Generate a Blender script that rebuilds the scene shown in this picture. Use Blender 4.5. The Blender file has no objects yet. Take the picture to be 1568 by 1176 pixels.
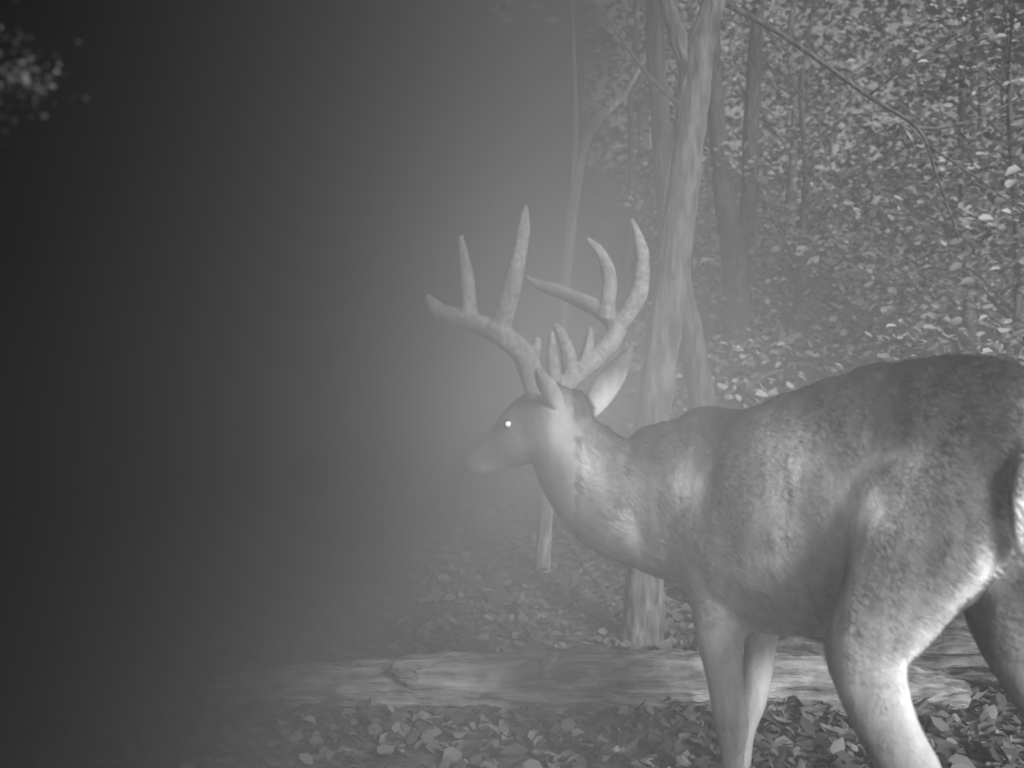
import bpy, math, random, bmesh
import numpy as np
from mathutils import Vector, noise
random.seed(7); rng=np.random.default_rng(7)
D=bpy.data; scn=bpy.context.scene
def link(o,parent=None):
    scn.collection.objects.link(o)
    if parent: o.parent=parent
    return o
def empty(name):
    e=D.objects.new(name,None); e.empty_display_size=.1; return link(e)
# ---------------------------------------------------------------- terrain
def hgt(x,y):
    x=np.asarray(x,float); y=np.asarray(y,float)
    s=np.log1p(np.exp(np.clip((y-5.6)*1.6,-30,30)))/1.6
    s=np.where(s>26,26+(s-26)*.2,s)
    h=.33*s
    h=h+.03*np.sin(x*1.7+y*.8)*np.clip((y-3)/3,0,1)+.02*np.sin(x*3.1-y*2.3)+.12*np.sin(x*.6+1.0)*np.clip((y-6)/5,0,1)
    return h-.01
# ---------------------------------------------------------------- materials
def mat(name): 
    m=D.materials.new(name); m.use_nodes=True; nt=m.node_tree; nt.nodes.clear()
    return m,nt,nt.nodes.new('ShaderNodeOutputMaterial')
def N(nt,t,**k):
    n=nt.nodes.new(t)
    for a,v in k.items(): setattr(n,a,v)
    return n
def ramp(nt,fac,stops):
    r=N(nt,'ShaderNodeValToRGB'); e=r.color_ramp.elements
    while len(e)<len(stops): e.new(.5)
    for i,(p,v) in enumerate(stops): e[i].position=p; e[i].color=(v,v,v,1)
    nt.links.new(fac,r.inputs[0]); return r.outputs[0]
def math_(nt,op,a,b):
    n=N(nt,'ShaderNodeMath',operation=op)
    for i,v in enumerate((a,b)):
        if isinstance(v,(int,float)): n.inputs[i].default_value=v
        else: nt.links.new(v,n.inputs[i])
    return n.outputs[0]
def noise_(nt,scale,detail=4,stretch=None):
    tc=N(nt,'ShaderNodeTexCoord'); n=N(nt,'ShaderNodeTexNoise'); n.inputs['Scale'].default_value=scale; n.inputs['Detail'].default_value=detail
    src=tc.outputs['Object']
    if stretch:
        mp=N(nt,'ShaderNodeMapping'); mp.inputs['Scale'].default_value=stretch; nt.links.new(src,mp.inputs[0]); src=mp.outputs[0]
    nt.links.new(src,n.inputs['Vector']); return n.outputs['Fac']
def surf(nt,out,col,rough=.9,bump=None,bs=.5,bd=.01,spec=.2):
    p=N(nt,'ShaderNodeBsdfPrincipled'); p.inputs['Roughness'].default_value=rough; p.inputs['Specular IOR Level'].default_value=spec
    nt.links.new(col,p.inputs['Base Color'])
    if bump is not None:
        b=N(nt,'ShaderNodeBump'); b.inputs['Strength'].default_value=bs; b.inputs['Distance'].default_value=bd
        nt.links.new(bump,b.inputs['Height']); nt.links.new(b.outputs[0],p.inputs['Normal'])
    nt.links.new(p.outputs[0],out.inputs[0]); return p
def m_noise(name,scale,lo,hi,stretch=None,bs=.5,bd=.01,rough=.9,big=None):
    m,nt,o=mat(name); f=noise_(nt,scale,6,stretch)
    if big: f=math_(nt,'ADD',math_(nt,'MULTIPLY',f,.65),math_(nt,'MULTIPLY',noise_(nt,big,4),.35))
    c=ramp(nt,f,[(.38,lo),(.62,hi)]); surf(nt,o,c,rough,f,bs,bd); return m
def m_leaf(name,lo,hi):
    m,nt,o=mat(name); a=N(nt,'ShaderNodeAttribute',attribute_name='tone')
    c=ramp(nt,a.outputs['Fac'],[(0,lo),(1,hi)]); d=N(nt,'ShaderNodeBsdfDiffuse'); nt.links.new(c,d.inputs[0]); nt.links.new(d.outputs[0],o.inputs[0]); return m
M_soil=m_noise('soil',14,.05,.15,None,.8,.03)
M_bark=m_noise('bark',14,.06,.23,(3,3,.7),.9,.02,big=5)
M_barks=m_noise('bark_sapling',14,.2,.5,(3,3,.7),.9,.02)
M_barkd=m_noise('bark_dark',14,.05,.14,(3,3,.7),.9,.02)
M_log=m_noise('log_wood',9,.08,.34,(.5,4,4),1,.05,big=14)
M_logd=m_noise('log_wood_dark',9,.03,.18,(.5,4,4),1,.05,big=14)
M_litter=m_leaf('dry_leaf',.06,.22)
M_leaf=m_leaf('green_leaf',.26,.60)
M_leafd=m_leaf('shaded_leaf',.08,.26)  # darker copy of the leaf, woodland shade painted into its colour
M_antler=m_noise('antler_velvet',90,.22,.46,None,.8,.004,.95,big=20)
# ---------------------------------------------------------------- mesh helpers
def mesh_np(name,V,F,mt,tone=None,parent=None,smooth=False):
    V=np.asarray(V,np.float32); F=np.asarray(F,np.int32)
    me=D.meshes.new(name); me.vertices.add(len(V)); me.vertices.foreach_set('co',V.ravel())
    k=F.shape[1]; me.loops.add(F.size); me.loops.foreach_set('vertex_index',F.ravel())
    me.polygons.add(len(F)); me.polygons.foreach_set('loop_start',np.arange(0,F.size,k,dtype=np.int32))
    me.update(calc_edges=True)
    if tone is not None:
        at=me.attributes.new('tone','FLOAT','FACE'); at.data.foreach_set('value',np.asarray(tone,np.float32))
    me.materials.append(mt); 
    if smooth: me.polygons.foreach_set('use_smooth',np.ones(len(F),bool))
    me.validate(); o=D.objects.new(name,me); return link(o,parent)
LV=np.array([(0,0,0),(.3,.27,.09),(.72,.24,.07),(1.05,0,-.06),(.72,-.24,.07),(.3,-.27,.09)])
LF=np.array([(0,3,2,1),(0,5,4,3)])
def leaves(name,P,size,tilt,mt,parent=None,tone=None,dirs=None):
    n=len(P); size=np.broadcast_to(size,(n,))
    nr=np.stack([rng.normal(0,1,n)*tilt,rng.normal(0,1,n)*tilt,np.ones(n)],1); nr/=np.linalg.norm(nr,axis=1)[:,None]
    if dirs is None: a=rng.uniform(0,2*np.pi,n); dirs=np.stack([np.cos(a),np.sin(a),np.zeros(n)],1)
    t=dirs-nr*np.sum(dirs*nr,1)[:,None]; t/=np.linalg.norm(t,axis=1)[:,None]+1e-9
    b=np.cross(nr,t); wf=rng.uniform(.8,1.5,n); fold=rng.uniform(-1.5,2.5,n)
    V=P[:,None,:]+size[:,None,None]*(LV[None,:,0,None]*t[:,None,:]+LV[None,:,1,None]*wf[:,None,None]*b[:,None,:]+LV[None,:,2,None]*fold[:,None,None]*nr[:,None,:])
    F=(LF[None]+(np.arange(n)*6)[:,None,None]).reshape(-1,4)
    if tone is None: tone=rng.uniform(0,1,n)
    return mesh_np(name,V.reshape(-1,3),F,mt,np.repeat(tone,2),parent)
def catmull(P,k):
    P=[np.array(p,float) for p in P]; Q=[2*P[0]-P[1]]+P+[2*P[-1]-P[-2]]; out=[]
    for i in range(1,len(Q)-2):
        for j in range(k):
            t=j/k; a,b,c,d=Q[i-1:i+3]
            out.append(.5*((2*b)+(c-a)*t+(2*a-5*b+4*c-d)*t*t+(3*b-a-3*c+d)*t**3))
    out.append(P[-1]); return np.array(out)
def loft(st,ref=(0,0,1),k=5,sides=20,rough=0,V=None,F=None,fine=0,groove=0,upright=False):
    """st: (x,y,z,a,b) a=half size along ref, b=across"""
    S=catmull(st,k); C=S[:,:3]; T=np.gradient(C,axis=0)
    if upright: T[:,2]=0
    T/=np.linalg.norm(T,axis=1)[:,None]+1e-9
    ref=np.array(ref,float); base=len(V); n=len(S)
    for i in range(n):
        u=ref-T[i]*ref.dot(T[i]); u/=np.linalg.norm(u)+1e-9; w=np.cross(T[i],u)
        for j in range(sides):
            a=2*math.pi*j/sides; r=1
            if rough:
                p=C[i]+.1*(u*math.cos(a)+w*math.sin(a)); r=1+rough*noise.noise(Vector(p*6))+rough*.6*noise.noise(Vector(p*17))+fine*noise.noise(Vector(p*45))
            if groove: r+=groove*noise.noise(Vector((i*.12,math.cos(a)*4,math.sin(a)*4)))
            V.append(C[i]+r*(u*math.cos(a)*max(S[i,3],.001)+w*math.sin(a)*max(S[i,4],.001)))
    for i in range(n-1):
        for j in range(sides):
            j2=(j+1)%sides; F.append((base+i*sides+j,base+i*sides+j2,base+(i+1)*sides+j2,base+(i+1)*sides+j))
    c0=len(V); V.append(C[0]); V.append(C[-1])
    for j in range(sides):
        j2=(j+1)%sides
        F.append((c0,base+j2,base+j)); F.append((c0+1,base+(n-1)*sides+j,base+(n-1)*sides+j2))
def obj(name,V,F,mt,parent=None,smooth=True):
    me=D.meshes.new(name); me.from_pydata([tuple(v) for v in V],[],F); me.update(); me.materials.append(mt)
    if smooth: me.polygons.foreach_set('use_smooth',[True]*len(me.polygons))
    return link(D.objects.new(name,me),parent)
def tube(name,lines,mt,parent=None,k=6,sides=12,rough=.12,ref=(0,1,0.01),fine=0,groove=0):
    V=[];F=[]
    for L in lines: loft([(x,y,z,r,r) for x,y,z,r in L],ref,k,sides,rough,V,F,fine,groove)
    return obj(name,V,F,mt,parent)
# ---------------------------------------------------------------- ground
xs=np.concatenate([np.linspace(-70,-9,25)[:-1],np.linspace(-9,12,190),np.linspace(12,70,25)[1:]])
ys=np.concatenate([np.linspace(-30,1,14)[:-1],np.linspace(1,16,150),np.linspace(16,90,50)[1:]])
X,Y=np.meshgrid(xs,ys); Z=hgt(X,Y)+rng.normal(0,.006,X.shape)
V=np.stack([X,Y,Z],-1).reshape(-1,3); nx=len(xs); ny=len(ys)
i,j=np.meshgrid(np.arange(nx-1),np.arange(ny-1)); a=(j*nx+i).ravel()
mesh_np('ground',V,np.stack([a,a+1,a+nx+1,a+nx],1),M_soil,smooth=True)
def scatter(n,y0,y1,pw=1):
    y=y0+(y1-y0)*rng.uniform(0,1,n)**pw; w=.62*y+1.5; x=rng.uniform(-1,1,n)*w+.06*y
    return x,y
PX=[];PS=[]
for n,y0,y1,s in ((30000,1.6,6,.047),(34000,6,13,.07),(24000,13,26,.10)):
    x,y=scatter(n,y0,y1); PX.append(np.stack([x,y,hgt(x,y)+rng.uniform(.0,.03,n)],1)); PS.append(s*rng.uniform(.5,1.4,n))
n=500; x=rng.uniform(-.7,1.3,n); y=2.93+rng.normal(0,.04,n); PX.append(np.stack([x,y,hgt(x,y)+rng.uniform(0,.05,n)],1)); PS.append(.05*rng.uniform(.5,1.3,n))
P=np.concatenate(PX); leaves('leaf_litter',P,np.concatenate(PS),.6,M_litter,tone=np.clip(rng.uniform(0,1,len(P))**1.4*(1+.6*(P[:,1]>6)),0,1.6))
# ---------------------------------------------------------------- logs
lg=empty('fallen_log')
tube('trunk_wood',[[(-.95,3.17,.02,.045),(-.6,3.12,.055,.07),(-.2,3.08,.08,.08),(.25,3.04,.09,.088),(.6,3.02,.095,.09),(.9,3.03,.09,.085),(1.2,3.06,.07,.07),(1.4,3.08,.04,.04)],
  [(.1,3.0,.13,.03),(.13,2.96,.2,.013)],[(-.3,3.0,.11,.025),(-.36,2.97,.16,.012)]],M_log,lg,18,64,.16,fine=.08,groove=.22)
lg=empty('fallen_log')
tube('trunk_wood',[[(.62,3.32,.10,.05),(.75,3.3,.13,.075),(1.1,3.26,.14,.088),(1.5,3.24,.14,.095),(2.0,3.2,.13,.1),(2.8,3.15,.13,.11)],
  [(1.3,3.2,.18,.02),(1.28,3.12,.26,.012)],[(.98,3.2,.21,.03),(1.1,3.1,.225,.025),(1.25,3.1,.21,.02)]],M_logd,lg,18,64,.2,fine=.1,groove=.25)
# ---------------------------------------------------------------- trees
def sprays(centers,per,rad,size,flat=.18):
    Ps=[];Ts=[]
    for c in centers:
        n=int(per*random.uniform(.6,1.4)); a=rng.uniform(0,2*np.pi,n); r=rad*np.sqrt(rng.uniform(0,1,n))*random.uniform(.6,1.3)
        tl=rng.normal(0,.35,2); x=np.cos(a)*r; y=np.sin(a)*r
        z=rng.normal(0,rad*flat,n)+x*tl[0]+y*tl[1]-r*r*.25/rad
        Ps.append(np.stack([x,y,z],1)+c); Ts.append(np.clip(rng.normal(random.uniform(.15,.85),.22,n),0,1))
    P=np.concatenate(Ps); return P,size*rng.uniform(.5,1.3,len(P)),np.concatenate(Ts)
def forest_tree(name,x,y,h,lean,r,nspray,crown_r,z0,per=72,size=.074,mt=None,bark=None,rad=.4):
    e=empty(name); g=float(hgt(x,y)); tr=[]
    for i in range(7):
        t=i/6; tr.append((x+lean*t+random.uniform(-.06,.06)*h*.12*i**.5,y+random.uniform(-.04,.04)*h*.1,g-.05+h*t,r*(1-.75*t)*(1.25 if i==0 else 1)))
    lines=[tr]; cs=[]
    for i in range(nspray):
        t=random.uniform(z0,1.02); a=random.uniform(0,2*math.pi); R=crown_r*random.uniform(.25,1)*(1.15-.6*t)
        bx=x+lean*t; bz=g+h*t; c=(bx+R*math.cos(a),y+R*math.sin(a),bz+random.uniform(-.1,.35)*R)
        cs.append(np.array(c))
        if i%3==0: lines.append([(bx,y,bz-.25*R,r*.3*(1.1-t)+.005),(bx+.5*(c[0]-bx),y+.5*(c[1]-y),bz+.1*R,r*.15+.003),(c[0],c[1],c[2],.003)])
    tube('trunk_and_limbs',lines,bark or M_bark,e,4,8,.1)
    P,s,t=sprays(cs,per,rad,size); leaves('crown_leaves',P,s,.6,mt or M_leaf,e,t); return e
e=empty('leaning_tree')
tube('trunk',[[(.50,3.9,-.06,.105),(.515,3.9,.1,.078),(.53,3.9,.45,.068),(.55,3.9,.82,.066),(.604,3.9,1.276,.064),(.668,3.9,1.736,.06),(.71,3.9,2.12,.058),(.735,3.9,2.3,.055),(.80,3.9,2.55,.045),(.9,3.95,3.2,.04),(1.0,4,4.2,.03)],
 [(.715,3.9,2.2,.045),(.66,3.92,2.36,.035),(.60,3.95,2.6,.03),(.5,4,3.3,.02)]],M_bark,e,12,36,.16,fine=.1,groove=.15)
tube('branches',[[(.82,3.9,2.5,.014),(1.06,3.85,2.34,.010),(1.36,3.8,2.1,.008),(1.53,3.75,1.96,.007),(1.58,3.72,1.8,.005),(1.66,3.7,1.54,.003)],
 [(1.53,3.75,1.96,.006),(1.7,3.8,1.99,.005),(1.95,3.85,2.1,.004),(2.2,3.9,2.3,.003)],[(1.36,3.8,2.1,.005),(1.5,3.7,2.2,.004),(1.7,3.6,2.3,.003)],
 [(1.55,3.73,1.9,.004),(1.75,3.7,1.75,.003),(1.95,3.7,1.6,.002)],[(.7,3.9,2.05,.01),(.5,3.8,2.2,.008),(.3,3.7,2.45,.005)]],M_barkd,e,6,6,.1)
cs=[np.array((random.uniform(.1,1.3),random.uniform(3.7,5),random.uniform(2.95,3.9))) for _ in range(22)]
P,s,t=sprays(cs,60,.3,.075); leaves('crown_leaves',P,s,.55,M_leafd,e,t)
e=empty('forest_tree')
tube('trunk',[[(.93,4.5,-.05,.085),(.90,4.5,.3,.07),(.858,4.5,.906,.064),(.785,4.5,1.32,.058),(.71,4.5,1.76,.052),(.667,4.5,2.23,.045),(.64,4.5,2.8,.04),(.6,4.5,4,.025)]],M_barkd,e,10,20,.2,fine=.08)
e=empty('sapling')
tube('trunk',[[(.145,5,-.05,.05),(.15,5,.05,.04),(.184,5,.5,.036),(.256,5,1.35,.031),(.315,5,1.94,.026),(.397,5,2.27,.02),(.577,5,2.47,.013),(.8,5,2.9,.008)],
 [(.3,5,1.9,.012),(.32,5,2.3,.012),(.3,5,3,.008)]],M_barks,e,6,12,.15)
e=empty('forest_tree')
g=float(hgt(2.05,9.2))
tube('trunk',[[(2.1,9.2,g-.1,.17),(2.08,9.2,g+.3,.13),(2.05,9.2,g+1.0,.115),(1.95,9.2,g+1.6,.09),(1.85,9.2,g+3,.07),(1.8,9.2,g+5,.05)],
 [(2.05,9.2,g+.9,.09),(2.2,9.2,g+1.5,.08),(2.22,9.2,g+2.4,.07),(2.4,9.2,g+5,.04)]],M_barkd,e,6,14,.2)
spec=[('maple_tree',3.3,6.4,3.4,.3,.03,44,1.2,.35),('maple_tree',3.9,7.6,4.6,-.2,.035,56,1.6,.2),('maple_tree',2.9,10.2,5.2,.2,.045,64,1.9,.12),
 ('maple_tree',4.6,10,5.4,-.2,.05,74,2.1,.1),('maple_tree',6.0,9.0,5.6,-.3,.05,60,2.0,.15),('maple_tree',1.5,13,6.4,.2,.06,60,2.1,.2),('maple_tree',6.6,14,7,.2,.08,70,2.6,.1),
 ('maple_tree',4.0,14.5,6.4,.2,.08,60,2.6,.1)]
for s in spec: forest_tree(*s)
for s in [(-.5,11,7,.2,.09,40,2,.3),(-3,9,7,.3,.1,30,2,.35),(-5.5,13,8,.1,.12,40,2.4,.3),(1.0,16,9,.1,.14,50,2.6,.3),(-1.8,17,9,0,.14,40,2.6,.3),(8.5,17,8,0,.14,40,2.6,.2)]:
    forest_tree('forest_tree',*s,mt=M_leafd,size=.11,bark=M_barkd)
cs=[]
for _ in range(330):
    y=random.uniform(6.5,19); x=random.uniform(.1,.66)*y+random.uniform(-.3,.3); cs.append(np.array((x,y,float(hgt(x,y))+random.uniform(.15,.55))))
P,s,t=sprays(cs,34,.32,.075,.25); leaves('undergrowth',P,s,.6,M_leaf,None,t*.7)
e=empty('shrub'); lines=[];cs=[]
for i in range(34):
    a=random.uniform(0,6.28); r=random.uniform(.1,.85); z=random.uniform(.35,1.25)
    c=(2.75+r*math.cos(a),5.6+r*math.sin(a),z+.1); cs.append(np.array(c)); lines.append([(2.75+.1*math.cos(a),5.6,.0,.01),(2.75+.5*r*math.cos(a),5.6+.5*r*math.sin(a),z*.6,.007),(c[0],c[1],c[2],.003)])
tube('stems',lines,M_barkd,e,4,6,.1); P,s,t=sprays(cs,30,.24,.07); leaves('leaves',P,s,.5,M_leaf,e,t*.5)
# distant woodland
n=80000
x=rng.uniform(-26,30,n); y=rng.uniform(21,31,n); z=hgt(x,y)+rng.uniform(-.2,11,n)
keep=np.array([noise.noise(Vector((a*.55,b*.35,c*.6)))+.6*noise.noise(Vector((a*1.6,b*.8,c*1.6)))>.10-.44*(c<8) for a,b,c in zip(x,y,z)])
P=np.stack([x,y,z],1)[keep]; leaves('distant_woodland',P,.24*rng.uniform(.6,1.3,len(P)),.7,M_leafd)
lines=[]
for i in range(16):
    x0=random.uniform(-18,20); y0=random.uniform(20,29); g=float(hgt(x0,y0)); l=random.uniform(-.6,.6); r=random.uniform(.08,.17)
    lines.append([(x0,y0,g-.2,r*1.2),(x0+l*.4,y0,g+4,r*.9),(x0+l,y0,g+12,r*.5)])
tube('distant_trunks',lines,M_bark,None,4,9,.15)
e=empty('sky_glimpse_twig')  # added near twig; its pale leaves stand in for bright sky glimpses
tube('twig',[[(-.80,.95,1.42,.003),(-.6,.93,1.34,.002),(-.50,.92,1.30,.0012),(-.43,.92,1.27,.0007)]],M_barkd,e,5,6,.05)
P=np.concatenate([np.array([-.445,.92,1.285])+rng.normal(0,1,(90,3))*np.array([.01,.02,.01]),np.array([-.465,.92,1.29])+rng.normal(0,1,(200,3))*np.array([.025,.02,.035])])
leaves('leaves',P,.0036*rng.uniform(.4,1.8,290),.8,M_leafd,e,np.concatenate([rng.uniform(.3,1,90),rng.uniform(0,.8,200)**3]))
# ---------------------------------------------------------------- deer
deer=empty('whitetail_deer')
V=[];F=[]
torso=[(.94,1.64,.88,.06,.05),(.915,1.665,.875,.125,.09),(.865,1.70,.872,.16,.13),(.803,1.76,.825,.224,.15),(.735,1.85,.80,.247,.15),(.653,1.93,.770,.254,.158),
 (.578,2.02,.737,.248,.166),(.493,2.11,.716,.23,.158),(.423,2.18,.740,.211,.14),(.345,2.225,.748,.156,.12),(.28,2.25,.76,.125,.105)]
loft(torso,V=V,F=F,k=6,sides=32,upright=True)
neck=[(.44,2.17,.74,.195,.135),(.316,2.225,.745,.165,.125),(.226,2.24,.758,.136,.10),(.164,2.25,.808,.111,.082),(.126,2.26,.868,.093,.068),(.11,2.265,.92,.06,.05)]
loft(neck,V=V,F=F,k=6,sides=28)
head=[(.155,2.225,.945,.03,.03),(.141,2.24,.940,.054,.052),(.091,2.27,.925,.074,.066),(.032,2.31,.890,.076,.058),(-.014,2.36,.854,.060,.045),(-.057,2.40,.826,.048,.036),(-.089,2.43,.811,.039,.033),(-.110,2.447,.805,.026,.026)]
loft(head,V=V,F=F,k=6,sides=24)
fw=(-.7,.7,0)
L=lambda st: loft(st,fw,V=V,F=F,k=6,sides=18)
L([(.42,2.12,.82,.06,.04),(.40,2.10,.74,.10,.07),(.43,2.08,.62,.095,.07),(.44,2.08,.54,.075,.055),(.436,2.09,.47,.055,.045),(.447,2.09,.384,.042,.037),(.461,2.09,.285,.038,.035),(.463,2.09,.22,.026,.024),(.461,2.09,.12,.023,.021),(.455,2.09,.075,.027,.025),(.44,2.105,.03,.03,.026),(.436,2.11,.0,.034,.028)])
L([(.53,2.26,.8,.06,.05),(.53,2.27,.66,.09,.06),(.555,2.28,.56,.07,.05),(.572,2.29,.46,.049,.04),(.572,2.3,.38,.038,.034),(.556,2.3,.27,.034,.031),(.54,2.3,.2,.024,.022),(.53,2.3,.1,.021,.02),(.522,2.3,.07,.024,.023),(.51,2.31,.03,.03,.026),(.505,2.315,.0,.034,.028)])
L([(.76,1.76,.90,.08,.04),(.735,1.72,.84,.15,.08),(.70,1.70,.74,.132,.085),(.65,1.705,.635,.092,.072),(.612,1.715,.555,.074,.06),(.612,1.70,.49,.062,.052),(.635,1.67,.41,.054,.045),(.665,1.64,.345,.05,.04),(.665,1.64,.27,.034,.03),(.655,1.65,.14,.024,.022),(.648,1.66,.075,.028,.026),(.635,1.675,.03,.032,.027),(.628,1.68,0,.036,.03)])
L([(.88,1.80,.86,.08,.04),(.90,1.80,.78,.12,.07),(.915,1.83,.65,.105,.065),(.93,1.85,.55,.08,.06),(.96,1.82,.45,.058,.045),(1.0,1.79,.35,.048,.038),(1.0,1.79,.27,.03,.027),(.99,1.8,.14,.022,.021),(.985,1.805,.075,.027,.025),(.97,1.82,.03,.032,.027),(.965,1.825,0,.036,.03)])
L([(.90,1.665,.96,.03,.035),(.865,1.62,.935,.028,.04),(.83,1.585,.88,.02,.036),(.805,1.57,.80,.016,.03),(.80,1.57,.73,.008,.012)])
def remeshed(V,F,vox,it):
    me=D.meshes.new('tmp'); me.from_pydata([tuple(v) for v in V],[],F); me.update(); o=link(D.objects.new('tmp',me))
    m=o.modifiers.new('r','REMESH'); m.mode='VOXEL'; m.voxel_size=vox; m.use_smooth_shade=True
    s=o.modifiers.new('s','SMOOTH'); s.iterations=it; s.factor=.5
    dg=bpy.context.evaluated_depsgraph_get(); new=D.meshes.new_from_object(o.evaluated_get(dg)); D.objects.remove(o); return new
body=remeshed(V,F,.008,14)
nv=len(body.vertices); co=np.empty(nv*3,np.float32); body.vertices.foreach_get('co',co); co=co.reshape(-1,3)
no=np.empty(nv*3,np.float32); body.vertices.foreach_get('normal',no); no=no.reshape(-1,3)
d=np.array([.009*noise.noise(Vector((float(c[0]*10),float(c[1]*8),float(c[2]*4.5))))+.003*noise.noise(Vector((float(c[0]*24),float(c[1]*22),float(c[2]*12)))) for c in co])
big=np.clip((co[:,2]-.45)*6,0,1)*np.clip((co[:,0]-.15)*8,0,1); co=co+no*(d*big)[:,None]
body.vertices.foreach_set('co',co.astype(np.float32).ravel()); body.update()
def blob(p,c,r): return np.exp(-np.sum(((p-np.array(c))/np.array(r))**2,1))
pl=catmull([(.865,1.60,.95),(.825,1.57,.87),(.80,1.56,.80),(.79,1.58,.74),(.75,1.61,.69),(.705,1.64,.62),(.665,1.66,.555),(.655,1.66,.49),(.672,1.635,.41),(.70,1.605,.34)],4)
def coat_and_highlights(p,nn):  # fur markings, with flank and shoulder highlights painted into the tone
    t=np.full(len(p),.19)
    zt=np.clip((p[:,2]-.62)/.4,0,1); t+=.07*(1-zt); 
    t+=.08*np.clip(-nn[:,2],0,1)
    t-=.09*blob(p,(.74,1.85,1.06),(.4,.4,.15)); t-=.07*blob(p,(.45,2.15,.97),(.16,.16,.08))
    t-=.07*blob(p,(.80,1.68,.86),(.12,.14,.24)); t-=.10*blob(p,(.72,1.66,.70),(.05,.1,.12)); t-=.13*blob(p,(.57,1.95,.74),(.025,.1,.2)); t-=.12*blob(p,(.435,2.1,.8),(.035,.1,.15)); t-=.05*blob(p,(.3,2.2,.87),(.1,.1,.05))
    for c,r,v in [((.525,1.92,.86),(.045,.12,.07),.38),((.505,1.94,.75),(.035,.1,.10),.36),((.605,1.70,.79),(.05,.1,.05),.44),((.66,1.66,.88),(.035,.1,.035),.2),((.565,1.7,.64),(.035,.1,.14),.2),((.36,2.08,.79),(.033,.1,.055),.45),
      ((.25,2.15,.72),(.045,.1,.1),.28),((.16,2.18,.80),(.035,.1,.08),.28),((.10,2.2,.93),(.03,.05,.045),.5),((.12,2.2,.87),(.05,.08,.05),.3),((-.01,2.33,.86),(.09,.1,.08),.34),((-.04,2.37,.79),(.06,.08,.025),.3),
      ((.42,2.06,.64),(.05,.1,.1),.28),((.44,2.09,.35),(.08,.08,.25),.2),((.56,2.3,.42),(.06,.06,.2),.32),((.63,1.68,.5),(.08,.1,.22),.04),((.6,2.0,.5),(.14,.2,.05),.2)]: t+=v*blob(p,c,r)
    m=np.zeros(len(p))
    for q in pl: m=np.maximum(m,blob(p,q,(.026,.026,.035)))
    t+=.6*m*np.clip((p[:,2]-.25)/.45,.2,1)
    t-=.9*blob(p,(-.116,2.45,.806),(.02,.02,.022)); t-=.1*blob(p,(.05,2.27,.985),(.05,.06,.03))
    hoof=np.clip((.045-p[:,2])/.01,0,1); t=t*(1-hoof)+.03*hoof
    t=np.clip(t,.05,.9); t=.30*(t/.30)**1.15
    return np.clip(t,.03,.85)
body.vertices.foreach_get('normal',no.reshape(-1)) 
tn=coat_and_highlights(co,no); at=body.attributes.new('tone','FLOAT','POINT'); at.data.foreach_set('value',tn.astype(np.float32))
m,nt,o=mat('deer_coat'); a=N(nt,'ShaderNodeAttribute',attribute_name='tone'); f=noise_(nt,60,5,(1,1,.25)); f2=noise_(nt,9,4)
k=math_(nt,'MULTIPLY',math_(nt,'ADD',math_(nt,'MULTIPLY',f,.7),.65),math_(nt,'ADD',math_(nt,'MULTIPLY',f2,.7),.65))
k=math_(nt,'MULTIPLY',a.outputs['Fac'],k); surf(nt,o,k,.85,f,.5,.004,.15); M_coat=m
body.materials.clear(); body.materials.append(M_coat); body.name='body'; body.polygons.foreach_set('use_smooth',[True]*len(body.polygons)); link(D.objects.new('body',body),deer)
nt_=len(body.loop_triangles); tri=np.empty(nt_*3,np.int32); body.loop_triangles.foreach_get('vertices',tri); tri=tri.reshape(-1,3)
A=co[tri]; ar=np.linalg.norm(np.cross(A[:,1]-A[:,0],A[:,2]-A[:,0]),axis=1); nf=170000
idx=rng.choice(nt_,nf,p=ar/ar.sum()); u=rng.uniform(0,1,(nf,2)); sw=u.sum(1)>1; u[sw]=1-u[sw]
p=A[idx,0]+u[:,:1]*(A[idx,1]-A[idx,0])+u[:,1:]*(A[idx,2]-A[idx,0]); nn=no[tri[idx,0]]
flow=np.tile(np.array([.6,-.6,-.5]),(nf,1))+rng.normal(0,.1,(nf,3)); lim=(p[:,2]<.5); flow[lim]=np.array([.05,-.05,-1])+rng.normal(0,.1,(lim.sum(),3))
ch=np.array([noise.noise(Vector((float(c[0]*6),float(c[1]*6),float(c[2]*6)))) for c in p]); flow[:,2]+=.45*ch
flow-=nn*np.sum(flow*nn,1)[:,None]; flow/=np.linalg.norm(flow,axis=1)[:,None]+1e-9
cl=np.array([noise.noise(Vector((float(c[0]*60),float(c[1]*60),float(c[2]*22))))+.7*noise.noise(Vector((float(c[0]*16),float(c[1]*16),float(c[2]*9)))) for c in p])
ln=np.full(nf,.017); ln[p[:,2]<.5]=.009; hd=p[:,0]<.13; ln[hd]=.008; nk=(p[:,0]>.13)&(p[:,0]<.33); ln[nk]=.026; ln[(p[:,0]>.76)&(p[:,1]<1.60)]=.03; ln*=rng.uniform(.6,1.3,nf)
keep=p[:,2]>.05; p,nn,flow,ln,cl=p[keep],nn[keep],flow[keep],ln[keep],cl[keep]
bt=np.cross(nn,flow)*(.0007+.016*ln)[:,None]; tip=p+flow*ln[:,None]+nn*(ln*.13)[:,None]
Vb=np.stack([p-bt-nn*.001,p+bt-nn*.001,tip],1).reshape(-1,3); ft=coat_and_highlights(p,nn)*rng.uniform(.8,1.2,len(p))*(1+.7*cl)
m,nt,o=mat('deer_fur'); a=N(nt,'ShaderNodeAttribute',attribute_name='tone'); cc=ramp(nt,a.outputs['Fac'],[(0,0),(1,1)]); surf(nt,o,cc,.55,spec=.4)
mesh_np('fur',Vb,np.arange(len(p)*3).reshape(-1,3),m,ft,deer)
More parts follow.
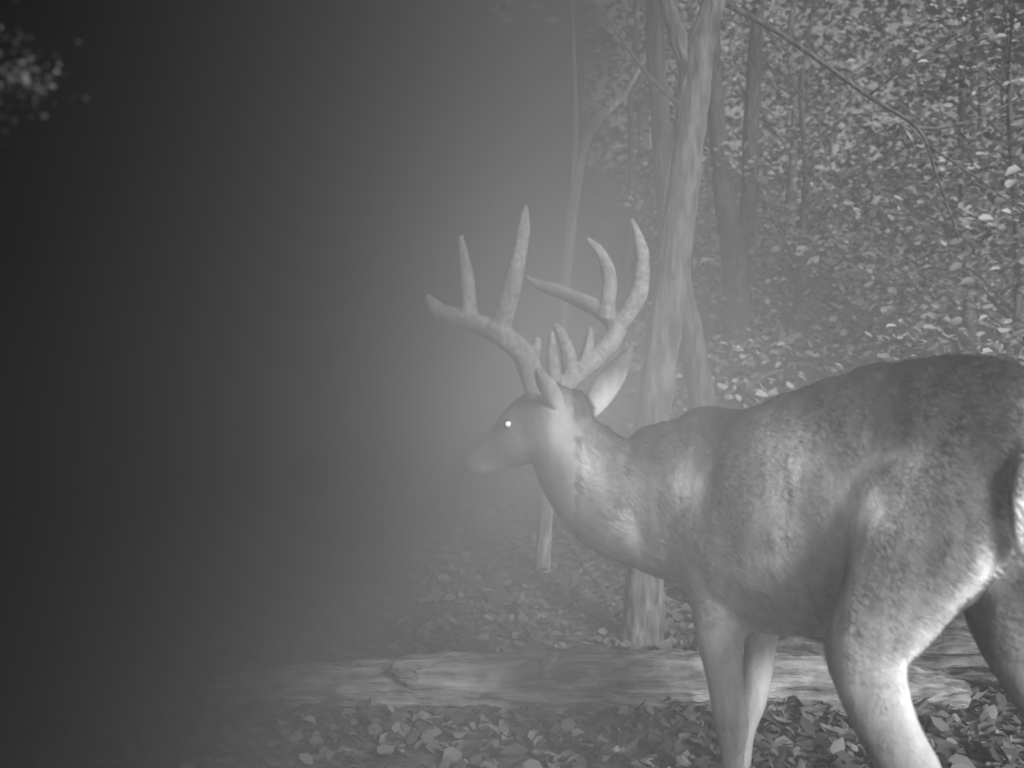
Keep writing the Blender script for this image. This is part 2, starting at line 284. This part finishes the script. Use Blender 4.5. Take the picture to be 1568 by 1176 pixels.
# antlers
V=[];F=[]
def T(pts): loft([(x,y,z,r*1.06,r*1.06) for x,y,z,r in pts],(0,1,.01),V=V,F=F,k=6,sides=16,rough=.28)
T([(.066,2.26,.97,.022),(.046,2.25,1.015,.024),(.024,2.22,1.07,.023),(-.028,2.21,1.112,.024),(-.101,2.24,1.144,.021),(-.156,2.28,1.162,.018),(-.180,2.30,1.182,.015),(-.197,2.32,1.205,.007)])
T([(-.03,2.21,1.11,.022),(.0015,2.20,1.218,.02),(.019,2.2,1.307,.016),(.027,2.2,1.36,.012),(.031,2.2,1.395,.005)])
T([(-.095,2.24,1.14,.02),(-.100,2.24,1.233,.016),(-.108,2.24,1.29,.011),(-.115,2.24,1.335,.005)])
T([(.036,2.235,1.04,.016),(.052,2.235,1.08,.012),(.057,2.235,1.105,.007)])
T([(.115,2.285,.965,.022),(.127,2.3,1.005,.024),(.17,2.34,1.043,.023),(.228,2.38,1.09,.022),(.253,2.4,1.139,.021),(.202,2.44,1.189,.02),(.125,2.50,1.23,.017),(.07,2.54,1.252,.012),(.035,2.56,1.277,.005)])
T([(.245,2.4,1.12,.021),(.301,2.39,1.209,.02),(.313,2.38,1.296,.017),(.302,2.38,1.35,.012),(.285,2.38,1.395,.006)])
T([(.228,2.41,1.155,.02),(.238,2.42,1.251,.019),(.218,2.42,1.314,.014),(.181,2.42,1.354,.006)])
T([(.135,2.3,1.02,.018),(.127,2.3,1.08,.016),(.113,2.3,1.115,.013),(.098,2.3,1.14,.006)])
T([(.165,2.33,1.04,.016),(.178,2.33,1.09,.014),(.184,2.33,1.135,.006)])
T([(.1,2.27,1.0,.014),(.092,2.27,1.06,.013),(.09,2.27,1.12,.006)])
am=remeshed(V,F,.005,2); am.materials.clear(); am.materials.append(M_antler); am.polygons.foreach_set('use_smooth',[True]*len(am.polygons)); link(D.objects.new('antlers',am),deer)
def ear(name,b,t,side,w,mt):
    b=np.array(b);t=np.array(t);ax=t-b;side=np.array(side,float);side/=np.linalg.norm(side);side-=ax*side.dot(ax)/ax.dot(ax);side/=np.linalg.norm(side)
    nr=np.cross(ax/np.linalg.norm(ax),side);V=[];F=[];n=12;mN=9
    for i in range(n+1):
        s=i/n; ww=w*(math.sin(math.pi*min(1,(.12+.88*s)))**.75)+.001
        for j in range(mN):
            q=-1+2*j/(mN-1); V.append(b+ax*s+side*ww*q+nr*(w*.75*(q*q)*(1-.5*s)))
    for i in range(n):
        for j in range(mN-1): F.append((i*mN+j,i*mN+j+1,(i+1)*mN+j+1,(i+1)*mN+j))
    o=obj(name,V,F,mt,deer); m=o.modifiers.new('s','SOLIDIFY'); m.thickness=.004; m.offset=0; u=o.modifiers.new('u','SUBSURF'); u.levels=1; u.render_levels=1
m,nt,o=mat('ear_fur'); g=N(nt,'ShaderNodeNewGeometry'); sp=N(nt,'ShaderNodeSeparateXYZ'); nt.links.new(g.outputs['Position'],sp.inputs[0])
q=math_(nt,'ADD',math_(nt,'MULTIPLY',math_(nt,'SUBTRACT',sp.outputs[2],.94),6),math_(nt,'MULTIPLY',noise_(nt,50,5,(1,1,.3)),.4))
c=ramp(nt,q,[(.25,.85),(.8,.2)]); surf(nt,o,c,.9,noise_(nt,120,4),.6,.004); M_ear=m
ear('ear_right',(.165,2.26,.93),(.278,2.30,1.09),(.6,-.3,-.5),.03,M_ear)
ear('ear_left',(.098,2.205,.94),(.052,2.13,1.03),(.7,-.4,.1),.024,M_ear)
def ball(name,c,r,v,rough,em=0):
    bm=bmesh.new(); bmesh.ops.create_uvsphere(bm,u_segments=20,v_segments=12,radius=r); me=D.meshes.new(name); bm.to_mesh(me); bm.free()
    m,nt,o=mat(name+'_mat'); rgb=N(nt,'ShaderNodeRGB'); rgb.outputs[0].default_value=(v,v,v,1); p=surf(nt,o,rgb.outputs[0],rough,spec=.8); me.materials.append(m)
    p.inputs['Emission Color'].default_value=(1,1,1,1); p.inputs['Emission Strength'].default_value=em
    me.polygons.foreach_set('use_smooth',[True]*len(me.polygons)); ob=link(D.objects.new(name,me),deer); ob.location=c
ball('eye',(-.006,2.280,.908),.014,.04,.1); ball('eyeshine_glow_dot',(-.0085,2.269,.909),.006,.95,.3,1.5)  # second ball is an added glowing dot that imitates the eye's glint
# ---------------------------------------------------------------- haze volume, added for the dark left and pale middle
me=D.meshes.new('shading_haze'); bx=[(x,y,z) for x in (-7,6) for y in (1.1,11) for z in (-.3,5.2)]
me.from_pydata(bx,[],[(0,1,3,2),(4,6,7,5),(0,4,5,1),(2,3,7,6),(0,2,6,4),(1,5,7,3)]); me.update()
m,nt,o=mat('shading_haze'); geo=N(nt,'ShaderNodeNewGeometry'); sp=N(nt,'ShaderNodeSeparateXYZ'); nt.links.new(geo.outputs['Position'],sp.inputs[0])
def mr(v,a,b,c,d,it='SMOOTHSTEP'):
    n=N(nt,'ShaderNodeMapRange',interpolation_type=it)
    for i,q in zip((1,2,3,4),(a,b,c,d)): n.inputs[i].default_value=q
    nt.links.new(v,n.inputs[0]); return n.outputs[0]
sx,sz=sp.outputs[0],sp.outputs[2]
dens=mr(sx,.92,-1.0,0,1.6); zf=math_(nt,'MAXIMUM',mr(sz,.25,1.0,.12,1),mr(sx,-.15,-.9,0,1))
dens=math_(nt,'ADD',math_(nt,'MULTIPLY',dens,zf),.048); alb=math_(nt,'MULTIPLY',mr(sx,.2,-.9,.95,.06),mr(sz,.8,2.4,1,.24))  # albedo drops leftward and upward: shade painted into the haze
sc=N(nt,'ShaderNodeVolumeScatter'); ab=N(nt,'ShaderNodeVolumeAbsorption'); sc.inputs[0].default_value=(1,1,1,1); ab.inputs[0].default_value=(0,0,0,1)
nt.links.new(math_(nt,'MULTIPLY',dens,alb),sc.inputs['Density']); nt.links.new(math_(nt,'MULTIPLY',dens,math_(nt,'SUBTRACT',1,alb)),ab.inputs['Density'])
ad=N(nt,'ShaderNodeAddShader'); nt.links.new(sc.outputs[0],ad.inputs[0]); nt.links.new(ab.outputs[0],ad.inputs[1]); nt.links.new(ad.outputs[0],o.inputs['Volume'])
m.cycles.volume_step_rate=6.0
me.materials.append(m); link(D.objects.new('shading_haze',me))
# ---------------------------------------------------------------- light, world, camera
w=D.worlds.new('World'); scn.world=w; w.use_nodes=True; nt=w.node_tree; nt.nodes.clear()
sky=N(nt,'ShaderNodeTexSky',sky_type='NISHITA'); sky.sun_disc=False; sky.sun_elevation=math.radians(24); sky.sun_rotation=math.radians(155)
bw=N(nt,'ShaderNodeRGBToBW'); bg=N(nt,'ShaderNodeBackground'); bg.inputs[1].default_value=.14; wo=N(nt,'ShaderNodeOutputWorld')
nt.links.new(sky.outputs[0],bw.inputs[0]); nt.links.new(bw.outputs[0],bg.inputs[0]); nt.links.new(bg.outputs[0],wo.inputs[0])
sl=D.lights.new('sun','SUN'); sl.energy=4.3; sl.angle=math.radians(10); so=link(D.objects.new('sun',sl))  # shines from behind the camera, also standing in for its flash
az=math.radians(155); el=math.radians(24); dv=-Vector((math.sin(az)*math.cos(el),math.cos(az)*math.cos(el),math.sin(el))); so.rotation_euler=dv.to_track_quat('-Z','Y').to_euler(); so.location=(2,-4,5)
c=D.cameras.new('camera'); c.lens=35; c.sensor_width=36; c.clip_end=400; c.clip_start=.02; c.dof.use_dof=True; c.dof.focus_distance=3.2; c.dof.aperture_fstop=3.2
co_=link(D.objects.new('camera',c)); co_.location=(0,0,1); co_.rotation_euler=(math.radians(90),0,0); scn.camera=co_
scn.view_settings.view_transform='Standard'; scn.view_settings.look='None'; scn.view_settings.exposure=0
